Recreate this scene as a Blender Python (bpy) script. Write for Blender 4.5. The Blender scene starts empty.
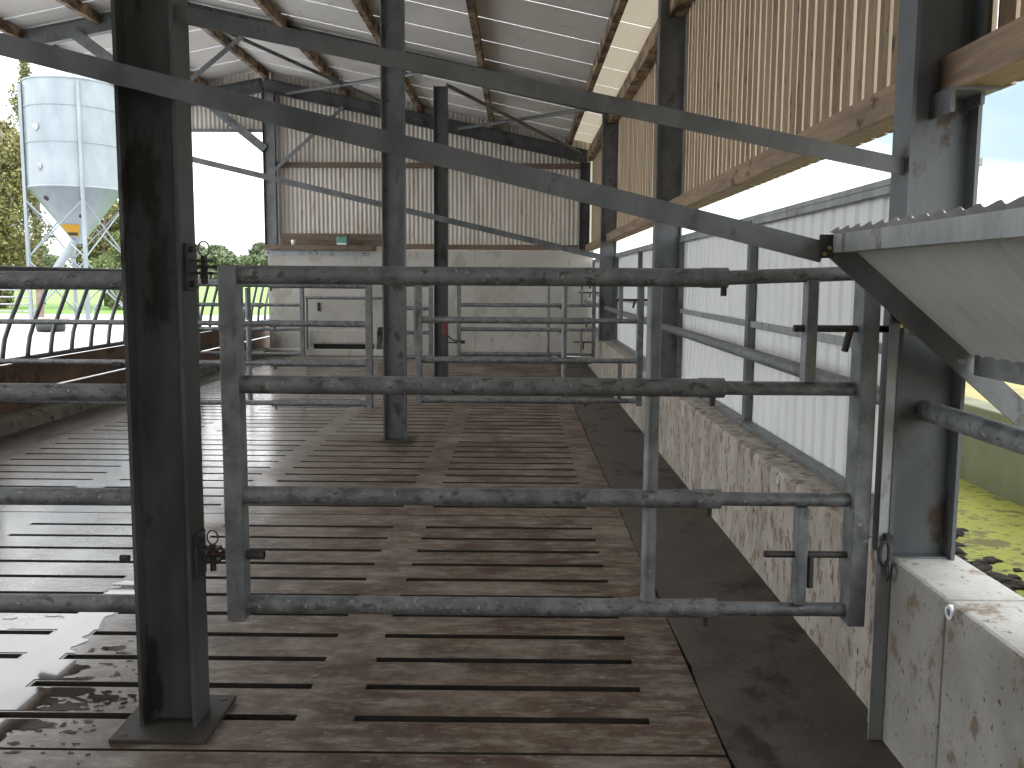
import bpy, math, random
from mathutils import Vector, Matrix, noise
random.seed(7)
C = bpy.context.scene.collection
pi = math.pi
# ------------------------------------------------------------------ materials
def new_mat(name):
    m = bpy.data.materials.new(name); m.use_nodes = True
    nt = m.node_tree; b = nt.nodes['Principled BSDF']
    return m, nt, b
def N(nt, t, **k):
    n = nt.nodes.new(t)
    for a, v in k.items():
        if a in n.inputs: n.inputs[a].default_value = v
        else: setattr(n, a, v)
    return n
def coords(nt, scale=(1,1,1), world=True):
    g = nt.nodes.new('ShaderNodeNewGeometry') if world else nt.nodes.new('ShaderNodeTexCoord')
    mp = nt.nodes.new('ShaderNodeMapping'); mp.inputs['Scale'].default_value = scale
    nt.links.new(g.outputs['Position' if world else 'Object'], mp.inputs['Vector'])
    return mp.outputs['Vector']
def noise_tex(nt, vec, scale, detail=6, rough=.6, dist=0):
    n = N(nt, 'ShaderNodeTexNoise'); n.inputs['Scale'].default_value = scale
    n.inputs['Detail'].default_value = detail; n.inputs['Roughness'].default_value = rough
    n.inputs['Distortion'].default_value = dist
    nt.links.new(vec, n.inputs['Vector']); return n.outputs['Fac']
def ramp(nt, fac, stops):
    r = nt.nodes.new('ShaderNodeValToRGB'); e = r.color_ramp.elements
    while len(e) < len(stops): e.new(.5)
    for i, (p, c) in enumerate(stops):
        e[i].position = p; e[i].color = (c, c, c, 1) if isinstance(c, (int, float)) else (*c, 1)
    nt.links.new(fac, r.inputs['Fac']); return r.outputs['Color']
def mix(nt, fac, a, b, mode='MIX'):
    m = nt.nodes.new('ShaderNodeMix'); m.data_type = 'RGBA'; m.blend_type = mode
    for v, i in ((fac, 0), (a, 6), (b, 7)):
        if isinstance(v, (int, float)): m.inputs[i].default_value = v if i == 0 else (v, v, v, 1)
        elif isinstance(v, tuple): m.inputs[i].default_value = (*v, 1)
        else: nt.links.new(v, m.inputs[i])
    return m.outputs[2]
def math_n(nt, op, a, b=0., clamp=False):
    m = nt.nodes.new('ShaderNodeMath'); m.operation = op; m.use_clamp = clamp
    for v, i in ((a, 0), (b, 1)):
        if isinstance(v, (int, float)): m.inputs[i].default_value = v
        else: nt.links.new(v, m.inputs[i])
    return m.outputs[0]
def bump(nt, b, h, strength=.3, dist=.01):
    n = N(nt, 'ShaderNodeBump'); n.inputs['Strength'].default_value = strength; n.inputs['Distance'].default_value = dist
    nt.links.new(h, n.inputs['Height']); nt.links.new(n.outputs['Normal'], b.inputs['Normal'])
def mat(name, c1, c2, scale=4., stretch=(1,1,1), rough=(.5,.75), metal=0., bmp=.15, bscale=30., spots=None, lo=.35, hi=.65, detail=7, island=0., spot2=None):
    m, nt, b = new_mat(name); v = coords(nt, stretch)
    f = noise_tex(nt, v, scale, detail)
    col = ramp(nt, f, [(lo, c1), (hi, c2)])
    for s in (spots, spot2):
        if s:
            sc, sscale, thr, sst = s
            fs = noise_tex(nt, coords(nt, sst), sscale, 5, .65)
            col = mix(nt, ramp(nt, fs, [(thr, 0.), (min(thr + .07, .99), 1.)]), col, sc)
    if island:
        g = nt.nodes.new('ShaderNodeNewGeometry')
        r = ramp(nt, g.outputs['Random Per Island'], [(0., 1 - island), (1., 1 + island)])
        col = mix(nt, 1., col, r, 'MULTIPLY')
    nt.links.new(col, b.inputs['Base Color'])
    f2 = noise_tex(nt, v, bscale, 5)
    nt.links.new(ramp(nt, f, [(.3, rough[0]), (.7, rough[1])]), b.inputs['Roughness'])
    b.inputs['Metallic'].default_value = metal
    if bmp: bump(nt, b, f2, bmp)
    return m
galv = mat('galvanised steel', (.13,.138,.142), (.25,.26,.265), 11, (1,1,1), (.40,.6), .45, .12, 60, spots=((.10,.095,.09), 7, .58, (1,1,.5)), spot2=((.36,.37,.37), 26, .64, (1,1,1)))
galv_dull = mat('dull galvanised steel', (.105,.112,.117), (.185,.193,.198), 7, (1,1,.6), (.38,.6), .4, .1, 50, spots=((.08,.075,.07), 6, .60, (1,1,.6)), spot2=((.25,.25,.245), 30, .68, (1,1,1)))
galv_dirty = mat('dirty galvanised tube', (.125,.132,.137), (.25,.26,.265), 13, (1,1,1), (.40,.68), .35, .3, 70, spots=((.10,.097,.09), 30, .55, (.7,1,1.2)), spot2=((.33,.335,.33), 44, .60, (1,1,1)))
post_steel = mat('weathered column steel', (.042,.043,.043), (.095,.099,.099), 4, (1,1,.45), (.5,.75), .1, .15, 40, spots=((.022,.019,.016), 4.5, .57, (1,1,.4)), spot2=((.15,.125,.10), 20, .68, (1,1,.6)))
kerb_steel = mat('grey column steel with rust', (.08,.086,.091), (.142,.151,.158), 3, (1,1,.6), (.38,.6), .4, .12, 40, spots=((.07,.048,.034), 5, .575, (1,1,.7)))
plate_m = mat('slurry stained plate steel', (.030,.026,.022), (.06,.053,.046), 9, rough=(.5,.75), metal=0, bmp=.2)
dark_tube = mat('dark galvanised tube', (.075,.08,.085), (.14,.147,.152), 9, (1,1,.6), (.4,.6), .35, .1, 50)
dark_steel = mat('dark oxidised steel', (.035,.035,.035), (.09,.085,.08), 20, (1,1,1), (.5,.7), .4, .2, 60, spots=((.12,.06,.035), 14, .6, (1,1,1)))
zinc = mat('bright zinc strip', (.26,.27,.275), (.42,.43,.435), 8, (1,1,.4), (.4,.6), .4, .08, 40, spots=((.18,.15,.12), 10, .58, (1,1,.4)))
brass = mat('tarnished brass nut', (.35,.26,.12), (.5,.38,.2), 20, rough=(.4,.6), metal=.7, bmp=.1)
whitesheet = mat('white coated sheet', (.78,.80,.785), (.86,.87,.855), 1.5, (1,1,.25), (.45,.6), 0, .03, 20, spots=((.55,.57,.57), 6, .68, (2.5,2.5,.2)))
roofsheet = mat('white roof sheet', (.54,.515,.485), (.63,.61,.58), 1.2, (1,1,1), (.55,.7), 0, .03, 20, spots=((.44,.42,.38), 2.2, .62, (1,1,1)))
creamsheet = mat('aged cream corrugated sheet', (.56,.515,.45), (.70,.665,.61), 2.0, (2,2,.4), (.5,.7), 0, .05, 20, spots=((.36,.26,.18), 5, .62, (2,2,.3)))
canopysheet = mat('grey galvanised corrugated sheet', (.47,.465,.455), (.56,.555,.545), 3, (1,1,1), (.5,.65), .1, .05, 20, spots=((.2,.17,.13), 14, .68, (1,1,1)))
timber = mat('weathered larch boards', (.185,.125,.07), (.32,.232,.145), 5, (6,6,.5), (.6,.8), 0, .25, 30, spots=((.05,.03,.017), 9, .60, (1.6,1.6,.7)), island=.22)
timber_edge_lit = mat('painted sky-lit board edge', (.42,.33,.25), (.54,.44,.35), 4, (3,3,.5), (.6,.8), 0, .1, 30)  # paler tone paints the daylight caught on the board edges
timber_y = mat('sawn timber beam', (.165,.112,.07), (.34,.24,.155), 4, (6,.5,6), (.6,.8), 0, .25, 30, spots=((.10,.055,.03), 4, .60, (2,1.2,2)))
timber_p = mat('roof purlin timber', (.055,.034,.02), (.34,.235,.145), 2.2, (3,1.6,3), (.6,.8), 0, .25, 30, spots=((.06,.035,.02), 3, .58, (2,1.2,2)), lo=.42, hi=.58)  # dark base with pale patches paints the lit stretches of the purlins
timber_x = mat('brown ledge timber', (.095,.066,.046), (.20,.145,.105), 4, (.5,6,6), (.6,.8), 0, .25, 30, spots=((.06,.035,.02), 4, .62, (1,2,2)))
timber_feed = mat('stained feed board timber', (.075,.044,.026), (.18,.108,.064), 2.2, (6,.7,2), (.6,.8), 0, .25, 20, spots=((.05,.03,.02), 3.5, .56, (1,1,1)))
kerb_far = mat('dirty cast concrete', (.28,.245,.20), (.46,.42,.37), 5, (1,1,.5), (.7,.9), 0, .5, 40, spots=((.19,.14,.10), 16, .53, (1,1,.5)), spot2=((.06,.042,.03), 26, .60, (1,1,.55)))
kerb_near = mat('pale pitted concrete', (.27,.255,.23), (.40,.385,.355), 3.2, (1,1,1), (.7,.9), 0, .45, 40, spots=((.20,.16,.12), 9, .57, (1,1,.8)), spot2=((.045,.04,.035), 42, .61, (1,1,.8)))
kerb_moss = mat('stained low kerb', (.10,.095,.075), (.20,.19,.15), 5, (1,1,1), (.7,.9), 0, .4, 30, spots=((.04,.035,.025), 9, .56, (1,1,1)))
slurry = mat('painted slot shade on slat side', (.018,.014,.011), (.035,.027,.02), 8, rough=(.6,.8), bmp=.2)  # dark tone paints the shade inside the slots onto the slat sides
wallcon = mat('grey cast wall concrete', (.42,.402,.362), (.53,.513,.47), .9, (1,1,1), (.75,.9), 0, .2, 12, spots=((.39,.368,.325), 2.2, .53, (1,1,.5)), spot2=((.27,.243,.205), 9, .63, (1,1,.6)))
yardcon = mat('pale yard concrete', (.36,.355,.36), (.43,.425,.43), .4, (1,1,1), (.7,.9), 0, .1, 6)
edgecon = mat('dark rough edge concrete', (.055,.044,.035), (.105,.086,.069), 4, (1,1,1), (.62,.85), 0, .6, 45, spots=((.13,.108,.088), 40, .60, (1,1,1)), spot2=((.022,.017,.014), 1.8, .54, (1,.7,1)))
pond = mat('duckweed covered water', (.115,.12,.02), (.195,.20,.04), 3, (1,1,1), (.6,.85), 0, .3, 60, spots=((.045,.035,.016), 14, .56, (1,1.6,1)), spot2=((.075,.07,.028), 3, .53, (1,1,1)))
pondwall = mat('mossy concrete', (.075,.085,.035), (.16,.165,.105), 2.2, (1,1,.5), (.75,.9), 0, .3, 20, spots=((.16,.17,.07), 3, .57, (1,1,.5)))
muckm = mat('black muck', (.006,.005,.004), (.022,.018,.014), 30, rough=(.8,.95), bmp=.6)
muckm.node_tree.nodes['Principled BSDF'].inputs['Specular IOR Level'].default_value = .15
grassm = mat('field grass', (.105,.20,.03), (.165,.27,.05), .15, (1,1,1), (.8,.9), 0, .2, 8)
drygrass = mat('rough grass', (.17,.15,.05), (.30,.25,.10), 2, (1,1,1), (.8,.9), 0, .3, 30)
pitm = mat('dark slurry pit', (.010,.009,.008), (.02,.018,.015), 3, rough=(.5,.8), bmp=0)
silom = mat('silo galvanised panel', (.23,.265,.29), (.31,.345,.37), 1.2, (1,1,.5), (.35,.5), .35, .03, 10)
yellow = mat('yellow label', (.42,.22,.01), (.45,.25,.02), 3, bmp=0)
black = mat('black rubber', (.015,.015,.015), (.03,.03,.03), 20, bmp=.1)
green = mat('green plastic', (.10,.26,.20), (.16,.36,.28), 10, bmp=.05)
white = mat('white plastic', (.72,.73,.74), (.8,.8,.8), 10, bmp=.02, rough=(.35,.5))
bluegrey = mat('blue grey plastic core', (.10,.13,.18), (.16,.19,.25), 10, bmp=.02)
red = mat('faded red paint', (.10,.02,.018), (.19,.045,.04), 18, bmp=.1)
rustred = mat('rusty red paint', (.17,.10,.075), (.26,.18,.15), 3, bmp=.2)
bark = mat('bark', (.10,.08,.055), (.2,.17,.13), 6, (3,3,.6), bmp=.4)
pond.node_tree.nodes['Principled BSDF'].inputs['Specular IOR Level'].default_value = .12
def translucent_mat(name, c, k):
    m, nt, b = new_mat(name); b.inputs['Base Color'].default_value = (*c, 1); b.inputs['Roughness'].default_value = .6
    t = nt.nodes.new('ShaderNodeBsdfTranslucent'); t.inputs['Color'].default_value = (*c, 1)
    x = nt.nodes.new('ShaderNodeMixShader'); x.inputs[0].default_value = k
    nt.links.new(b.outputs[0], x.inputs[1]); nt.links.new(t.outputs[0], x.inputs[2]); nt.links.new(x.outputs[0], nt.nodes['Material Output'].inputs['Surface'])
    return m
rooflight = translucent_mat('cream translucent roof sheet', (.66,.58,.45), .16)
def leafmat(name, c1, c2):
    m, nt, b = new_mat(name)
    g = nt.nodes.new('ShaderNodeNewGeometry')
    nt.links.new(ramp(nt, g.outputs['Random Per Island'], [(0, c1), (1, c2)]), b.inputs['Base Color'])
    b.inputs['Roughness'].default_value = .6
    b.inputs['Subsurface Weight'].default_value = 0
    return m
leaf_olive = leafmat('olive leaves', (.12,.12,.035), (.27,.25,.09))
leaf_green = leafmat('green leaves', (.09,.13,.04), (.20,.23,.08))
leaf_pale = leafmat('pale birch leaves', (.14,.15,.055), (.24,.23,.11))
leaf_far = leafmat('distant hedge leaves', (.10,.135,.07), (.17,.20,.105))
def floor_mat():
    m, nt, b = new_mat('worn slat concrete')
    v = coords(nt)
    f = noise_tex(nt, v, 1.1, 8, .65); f2 = noise_tex(nt, coords(nt, (1,3,1)), 6, 8, .7)
    c = ramp(nt, f, [(.36, (.070,.043,.028)), (.5, (.125,.090,.066)), (.64, (.20,.165,.132))])
    c = mix(nt, ramp(nt, f2, [(.47, 0.), (.62, .8)]), c, (.27,.23,.19))
    f3 = noise_tex(nt, coords(nt, (1,1.8,1)), 2.6, 8, .72)
    c = mix(nt, ramp(nt, f3, [(.47, 0.), (.62, .9)]), c, (.060,.034,.021))
    f4 = noise_tex(nt, v, 60, 3, .6)
    c = mix(nt, ramp(nt, f4, [(.62, 0.), (.70, .6)]), c, (.04,.028,.02))
    f5 = noise_tex(nt, coords(nt, (1,2.2,1)), 14, 6, .75)
    c = mix(nt, ramp(nt, f5, [(.56, 0.), (.66, .55)]), c, (.34,.30,.25))
    nt.links.new(c, b.inputs['Base Color'])
    # damp film: the slats towards the open feed side are wetter, in patches
    sx = nt.nodes.new('ShaderNodeSeparateXYZ'); nt.links.new(v, sx.inputs[0])
    wet = math_n(nt, 'ADD', math_n(nt, 'MULTIPLY', sx.outputs['X'], -.30), math_n(nt, 'MULTIPLY', math_n(nt, 'SUBTRACT', noise_tex(nt, v, .9, 5), .5), 1.3))
    nt.links.new(ramp(nt, wet, [(.0, .66), (.35, .44), (.8, .24)]), b.inputs['Roughness'])
    nt.links.new(ramp(nt, wet, [(.0, .22), (.5, .55), (.9, 1.)]), b.inputs['Specular IOR Level'])
    nt.links.new(ramp(nt, wet, [(.36, .0), (.80, .9)]), b.inputs['Coat Weight']); b.inputs['Coat Roughness'].default_value = .16; b.inputs['Coat IOR'].default_value = 1.5
    bump(nt, b, noise_tex(nt, v, 28, 6, .65), .35, .008)
    return m
floorm = floor_mat()
def water_mat():
    m, nt, b = new_mat('puddle water')
    b.inputs['Base Color'].default_value = (.05,.04,.032,1); b.inputs['Roughness'].default_value = .04
    b.inputs['IOR'].default_value = 1.33; b.inputs['Specular IOR Level'].default_value = .5
    b.inputs['Coat Weight'].default_value = .35; b.inputs['Coat Roughness'].default_value = .02; b.inputs['Coat IOR'].default_value = 1.6
    return m
waterm = water_mat()
# ------------------------------------------------------------------ mesh builder
class MB:
    def __init__(s): s.v = []; s.f = []; s.sm = []
    def poly(s, pts, smooth=False):
        n = len(s.v); s.v += [Vector(p) for p in pts]; s.f.append(list(range(n, n + len(pts)))); s.sm.append(smooth)
    def box(s, x0, x1, y0, y1, z0, z1):
        n = len(s.v)
        s.v += [Vector((x, y, z)) for z in (z0, z1) for (x, y) in ((x0,y0),(x1,y0),(x1,y1),(x0,y1))]
        for f in ((3,2,1,0),(4,5,6,7),(0,1,5,4),(1,2,6,5),(2,3,7,6),(3,0,4,7)):
            s.f.append([n + i for i in f]); s.sm.append(False)
        return s
    def sweep(s, p, q, prof, up=(0,0,1), smooth=False):
        """extrude a closed profile (list of (a,b)) from p to q; a along side, b along up"""
        p = Vector(p); q = Vector(q); d = (q - p).normalized(); u = Vector(up)
        if abs(d.dot(u)) > .98: u = Vector((0,1,0))
        side = d.cross(u).normalized(); u = side.cross(d).normalized()
        n = len(s.v); k = len(prof)
        for o in (p, q): s.v += [o + side * a + u * b for a, b in prof]
        for i in range(k):
            j = (i + 1) % k; s.f.append([n+i, n+j, n+k+j, n+k+i]); s.sm.append(smooth)
        m = len(s.v)
        for o in (p, q): s.v += [o + side * a + u * b for a, b in prof]
        s.f.append([m + i for i in range(k)][::-1]); s.f.append([m + k + i for i in range(k)]); s.sm += [False, False]
        return s
    def tube(s, p, q, r, n=16):
        return s.sweep(p, q, [(r*math.cos(2*pi*i/n), r*math.sin(2*pi*i/n)) for i in range(n)], smooth=True)
    def path(s, pts, r, n=8, closed=False):
        pts = [Vector(p) for p in pts]; k = len(pts); base = len(s.v); prev = None
        for i, p in enumerate(pts):
            a = pts[i-1] if (i or closed) else pts[0]; b = pts[(i+1) % k] if (i < k-1 or closed) else pts[-1]
            d = (b - a).normalized(); u = prev if prev else (Vector((0,0,1)) if abs(d.z) < .9 else Vector((1,0,0)))
            side = d.cross(u).normalized(); u = side.cross(d).normalized(); prev = u
            s.v += [p + side * r*math.cos(2*pi*j/n) + u * r*math.sin(2*pi*j/n) for j in range(n)]
        for i in range(k if closed else k-1):
            a, b = base + i*n, base + ((i+1) % k)*n
            for j in range(n):
                j2 = (j+1) % n; s.f.append([a+j, a+j2, b+j2, b+j]); s.sm.append(True)
        if not closed:
            s.f.append([base + j for j in range(n)][::-1]); s.f.append([base + (k-1)*n + j for j in range(n)]); s.sm += [False, False]
        return s
    def lathe(s, c, prof, n=40, smooth=True):
        c = Vector(c); base = len(s.v)
        for r, z in prof: s.v += [c + Vector((r*math.cos(2*pi*i/n), r*math.sin(2*pi*i/n), z)) for i in range(n)]
        for k in range(len(prof)-1):
            for i in range(n):
                j = (i+1) % n; s.f.append([base+k*n+i, base+k*n+j, base+(k+1)*n+j, base+(k+1)*n+i]); s.sm.append(smooth)
        return s
    def build(s, name, m, parent=None, bevel=0., **tags):
        off = Vector((0,0,0))
        if parent is not None: off = Vector(parent['_o'])
        me = bpy.data.meshes.new(name); me.from_pydata([v - off for v in s.v], [], s.f); me.update()
        me.polygons.foreach_set('use_smooth', s.sm)
        me.materials.append(m); o = bpy.data.objects.new(name, me); C.objects.link(o)
        o['_o'] = list(off)
        if parent is not None: o.parent = parent
        if bevel:
            b = o.modifiers.new('edge', 'BEVEL'); b.width = bevel; b.segments = 2; b.limit_method = 'ANGLE'
        for k, v in tags.items(): o[k] = v
        return o
def sub(o_parent, mb, name, m, **k):
    """a sub-part: parent is itself a child; vertices stay relative to the thing"""
    return mb.build(name, m, o_parent, **k)
def thing(name, loc, label, cat, group=None):
    o = bpy.data.objects.new(name, None); C.objects.link(o); o.location = loc; o.empty_display_size = .1
    o['_o'] = list(loc); o['label'] = label; o['category'] = cat
    if group: o['group'] = group
    return o
def single(mb, name, m, label, cat, group=None, bevel=0.):
    vs = mb.v; n = len(vs); c = Vector((sum(v.x for v in vs)/n, sum(v.y for v in vs)/n, min(v.z for v in vs)))
    mb.v = [v - c for v in vs]
    o = mb.build(name, m, None, bevel); o.location = c; o['label'] = label; o['category'] = cat
    if group: o['group'] = group
    return o
def struct(mb, name, m, bevel=0.):
    return mb.build(name, m, None, bevel, kind='structure')
def rect(w, h, a=0., b=0.): return [(a-w/2, b-h/2), (a+w/2, b-h/2), (a+w/2, b+h/2), (a-w/2, b+h/2)]
def Lprof(w, h, t=.008): return [(0,0), (w,0), (w,t), (t,t), (t,h), (0,h)]
def Iprof(d, b, tf=.012, tw=.009):
    """closed I outline, a along depth d, b along flange width"""
    h, k = d/2, b/2
    return [(-h,-k), (-h+tf,-k), (-h+tf,-tw/2), (h-tf,-tw/2), (h-tf,-k), (h,-k), (h,k), (h-tf,k), (h-tf,tw/2), (-h+tf,tw/2), (-h+tf,k), (-h,k)]
# ------------------------------------------------------------------ geometry constants (metres)
F1, F2, F3, FE = 2.87, 8.2, 13.5, 17.95
YB = -9.0                                  # the shed goes on behind the camera
def zr(x):                                 # underside of the rafters
    return 4.085 - .212*x if x > -5.05 else 5.155 - .20*(-5.05 - x)
# ------------------------------------------------------------------ floor
slots_x = [(-4.20,-3.17), (-2.97,-1.97), (-1.79,-.753), (-.554,.46)]
XL, XR = -4.42, .672
mb = MB(); T = -.14
rows = []; J = 2.687 - 2.875*4
while J < 17.7:
    rows.append(('joint', J))
    for k in range(11): rows.append(('slot', J + .22 + k*.2378))
    J += 2.875
def bar(y0, y1, xs):
    for a, b in xs: mb.box(a, b, y0, y1, T, 0)
solid = []; x = XL
for a, b in slots_x: solid.append((x, a)); x = b
solid.append((x, XR))
y = YB; W = .042
for kind, yy in rows:
    if yy - W < YB or yy > 17.55: continue
    if kind == 'joint':
        bar(y, yy - .007, [(XL, XR)]); y = yy + .007
    else:
        bar(y, yy - W/2, [(XL, XR)]); bar(yy - W/2, yy + W/2, solid); y = yy + W/2
bar(y, 17.66, [(XL, XR)])
fl = struct(mb, 'floor', floorm); fl.data.materials.append(slurry)  # second material carries the painted slot shade
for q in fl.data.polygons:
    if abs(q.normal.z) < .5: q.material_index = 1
struct(MB().box(XL - .1, XR + .1, YB, 17.7, -1.3, -1.2), 'floor_pit', pitm)
mb = MB()
# rough strip beside the kerb, its edge a little ragged
pts = []; yy = YB
while yy < 17.66:
    pts.append((XR + .003 + .016*abs(noise.noise((yy*1.3, 0, 3))) + .013*abs(noise.noise((yy*7, 2, 3))), yy)); yy += .06
for (xa, ya), (xb, yb) in zip(pts, pts[1:]):
    mb.poly([(xa, ya, -.002), (1.30, ya, -.002), (1.30, yb, -.002), (xb, yb, -.002)])
    mb.poly([(xa, ya, -.15), (xa, ya, -.002), (xb, yb, -.002), (xb, yb, -.15)])
struct(mb, 'floor_edge_right', edgecon)
struct(MB().box(-5.02, XL - .012, YB, 17.66, -.15, -.004), 'floor_edge_left', edgecon)
# puddle lying on the slats
mb = MB(); g = .007
def wetf(x, y):
    n = noise.noise((x*2.6, y*2.6, 5.)) * .55 + noise.noise((x*9, y*16, 9.)) * .45
    base = 1.05 - math.hypot((x + 2.02)/.62, (y - 3.18)/.62)
    t = 1.0 - abs(x + 1.88)/.16 if 2.55 < y < 4.3 else -1
    sp_ = .62*noise.noise((x*30, y*55, 2.)) + .5*noise.noise((x*5, y*14, 4.)) + .22 - .5*abs(y - 3.0) - .35*max(0, x + 1.45) - .2*max(0, -2.3 - x)
    if sp_ > .36 and 2.5 < y < 3.6 and x < -1.3: return 1.
    return max(base*.9, min(t, .7) - max(0, abs(y - 3.35) - .7)*1.4) + n
def in_slot(x, y):
    for kind, yy in rows:
        if abs(y - yy) < (.030 if kind == 'slot' else .014):
            if kind == 'joint' or any(a - .012 < x < b + .012 for a, b in slots_x): return True
    return False
vid = {}; verts = []; faces = []
for i in range(int(1.9/g)):
    for j in range(int(1.9/g)):
        x, y = -3.0 + i*g, 2.4 + j*g
        if wetf(x + g/2, y + g/2) > .30 and not in_slot(x + g/2, y + g/2):
            q = []
            for a, b in ((i,j),(i+1,j),(i+1,j+1),(i,j+1)):
                if (a, b) not in vid: vid[(a, b)] = len(verts); verts.append(Vector((-3.0 + a*g, 2.4 + b*g, .002)))
                q.append(vid[(a, b)])
            faces.append(q)
mb.v = verts; mb.f = faces; mb.sm = [True]*len(faces)
single(mb, 'puddle', waterm, 'shallow rain puddle shining on the slats beside the first column base', 'puddle')
# ------------------------------------------------------------------ kerb walls
struct(MB().box(1.25, 1.475, 2.945, 17.66, -.15, .60), 'wall_right_kerb', kerb_far, .018)
o = struct(MB().box(1.212, 1.452, YB, 2.44, -.15, .612), 'wall_right_kerb_front', kerb_near, .014)
struct(MB().box(1.212, 1.452, 2.446, 2.940, -.15, .612), 'wall_right_kerb_foot', kerb_near, .014)
# white plastic sleeve set in the face of the front kerb
t = thing('pipe_sleeve', (1.212, 2.44, .52), 'small white plastic ring sleeve set in the concrete kerb top', 'pipe sleeve')
m1 = MB()
def ringx(mb, x0, x1, y, z, r0, r1, n=24):
    for i in range(n):
        a, b = 2*pi*i/n, 2*pi*(i+1)/n
        P = lambda r, t, x: (x, y + r*math.cos(t), z + r*math.sin(t))
        mb.poly([P(r0,a,x0), P(r1,a,x0), P(r1,b,x0), P(r0,b,x0)])
        mb.poly([P(r1,a,x0), P(r1,a,x1), P(r1,b,x1), P(r1,b,x0)], True)
        mb.poly([P(r0,a,x1), P(r0,a,x0), P(r0,b,x0), P(r0,b,x1)], True)
ringx(m1, 1.205, 1.225, 2.405, .587, .011, .021); m1.build('ring', white, t)
MB().tube((1.209,2.405,.587), (1.230,2.405,.587), .0115).build('core', bluegrey, t)
t = thing('pipe_sleeve', (1.25, 4.18, .53), 'second tiny white ring sleeve set in the dirty kerb under the white cladding', 'pipe sleeve')
m1 = MB(); ringx(m1, 1.243, 1.262, 4.18, .562, .011, .021); m1.build('ring', white, t)
MB().tube((1.247,4.18,.562), (1.266,4.18,.562), .0115).build('core', bluegrey, t)
# ------------------------------------------------------------------ columns
def column(x, y, z0, z1, d, b, label, m=post_steel, plate=None, group='steel columns', holes=True):
    t = thing('steel_column', (x, y, z0), label, 'column', group)
    mb = MB(); zz = z0 + (.015 if plate else 0)
    prof = [(a + x, c + y) for a, c in Iprof(d, b)]
    k = len(prof); n = 0
    mb.v = [Vector((px, py, z)) for z in (zz, z1) for px, py in prof]
    for i in range(k):
        j = (i+1) % k; mb.f.append([i, j, k+j, k+i]); mb.sm.append(False)
    # caps
    for base in (0, k):
        for q in ((0,1,10,11), (1,2,9,10), (2,3,8,9), (3,4,7,8), (4,5,6,7)):
            mb.f.append([base + i for i in q]); mb.sm.append(False)
    mb.build('shaft', m, t)
    if plate:
        x0, x1, y0, y1 = plate
        MB().box(x0, x1, y0, y1, z0, z0 + .015).build('base_plate', plate_m, t, .003)
        for px in (x0 + .035, x1 - .035):
            for py in (y0 + .035, y1 - .035):
                MB().lathe((px, py, z0 + .0155), [(.013,0),(.013,.0015),(0.001,.0015)], 12, False).build('bolt_hole', dark_steel, t)
    return t
mid = {}
mid[1] = column(-1.155, 2.875, 0, zr(-1.17), .188, .133, 'dark steel column with wide base plate standing in the puddle-side slats', plate=(-1.316,-1.0,2.722,3.042))
mid[2] = column(-1.145, 8.24, 0, zr(-1.15), .205, .133, 'grey steel column on slats between the second pair of gates', m=galv_dull, plate=(-1.268,-.966,8.09,8.40))  # lighter steel than the other slat columns paints the light from the sides
mid[3] = column(-1.17, F3, 0, zr(-1.17), .205, .133, 'distant steel column with a small red bracket near the end wall', plate=(-1.32,-1.02,F3-.15,F3+.15))
rc = {}
for k, (y, lab) in enumerate(((2.86, 'broad steel column on the kerb carrying the timber rail bracket'), (8.12, 'steel column on the kerb between the first two cladding bays'), (13.45, 'small far steel column on the kerb where the long tie bar ends'))):
    xo, zb0, dd0 = (1.302, .612, .214) if k == 0 else (1.335, .60, .24); cm = kerb_steel if k == 0 else galv_dull
    rc[k+1] = column(xo, y, zb0, 4.06, dd0, .133, lab, m=cm)
MB().box(1.205, 1.40, 2.81, 2.92, .612, .617).build('base_plate', kerb_steel, rc[1], .002)
column(-4.945, FE, 1.9, zr(-4.95), .24, .13, 'steel corner column between doorway and end wall sheeting', m=galv_dull)
column(1.30, FE, 1.9, zr(1.25), .20, .13, 'dark steel corner column where end wall meets timber boarding')
column(-5.06, F3, 0, zr(-5.05), .205, .133, 'steel column on the feed fence line carrying knee braces')
# shelf bracket for the near timber rail on the first wall column
mb = MB(); mb.box(1.275, 1.42, 2.715, 2.855, 2.068, 2.078); mb.box(1.275, 1.290, 2.72, 2.856, 2.005, 2.068); mb.box(1.385,1.397,2.76,2.856,2.035,2.068)
mb.build('shelf_bracket', galv_dull, rc[1])
# latch strip and catches on that column
lt = thing('latch_post', (1.18, 2.86, 0), 'narrow zinc angle strip beside the broad kerb column with gate catches', 'latch post')
mb = MB(); mb.box(1.164, 1.209, 2.798, 2.804, .0, 1.43); mb.box(1.203, 1.209, 2.804, 2.86, .0, 1.43)
mb.build('strip', zinc, lt)
mb = MB(); mb.box(1.150, 1.236, 2.768, 2.798, 1.372, 1.380); mb.box(1.150, 1.236, 2.768, 2.798, 1.418, 1.426); mb.box(1.150, 1.158, 2.768, 2.798, 1.38, 1.418)
mb.build('catch_bracket', galv_dull, lt)
MB().tube((1.195,2.775,1.36), (1.195,2.775,1.44), .011).build('catch_pin', brass, lt)
MB().tube((1.232,2.80,1.351), (1.262,2.80,1.351), .016).build('socket', brass, lt)
mb = MB(); mb.path([(1.176 + .016*math.cos(a), 2.775, .640 + .038*math.sin(a)) for a in [2*pi*i/20 for i in range(20)]], .007, 8, True)
mb.build('shackle', dark_steel, lt)
mb = MB(); mb.path([(1.186, 2.775 + .018*math.cos(a), .582 + .028*math.sin(a)) for a in [2*pi*i/16 for i in range(16)]], .006, 8, True)
mb.build('chain_link', dark_steel, lt)
MB().box(1.178,1.198,2.768,2.800,.675,.70).build('shackle_lug', dark_steel, lt)
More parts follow.
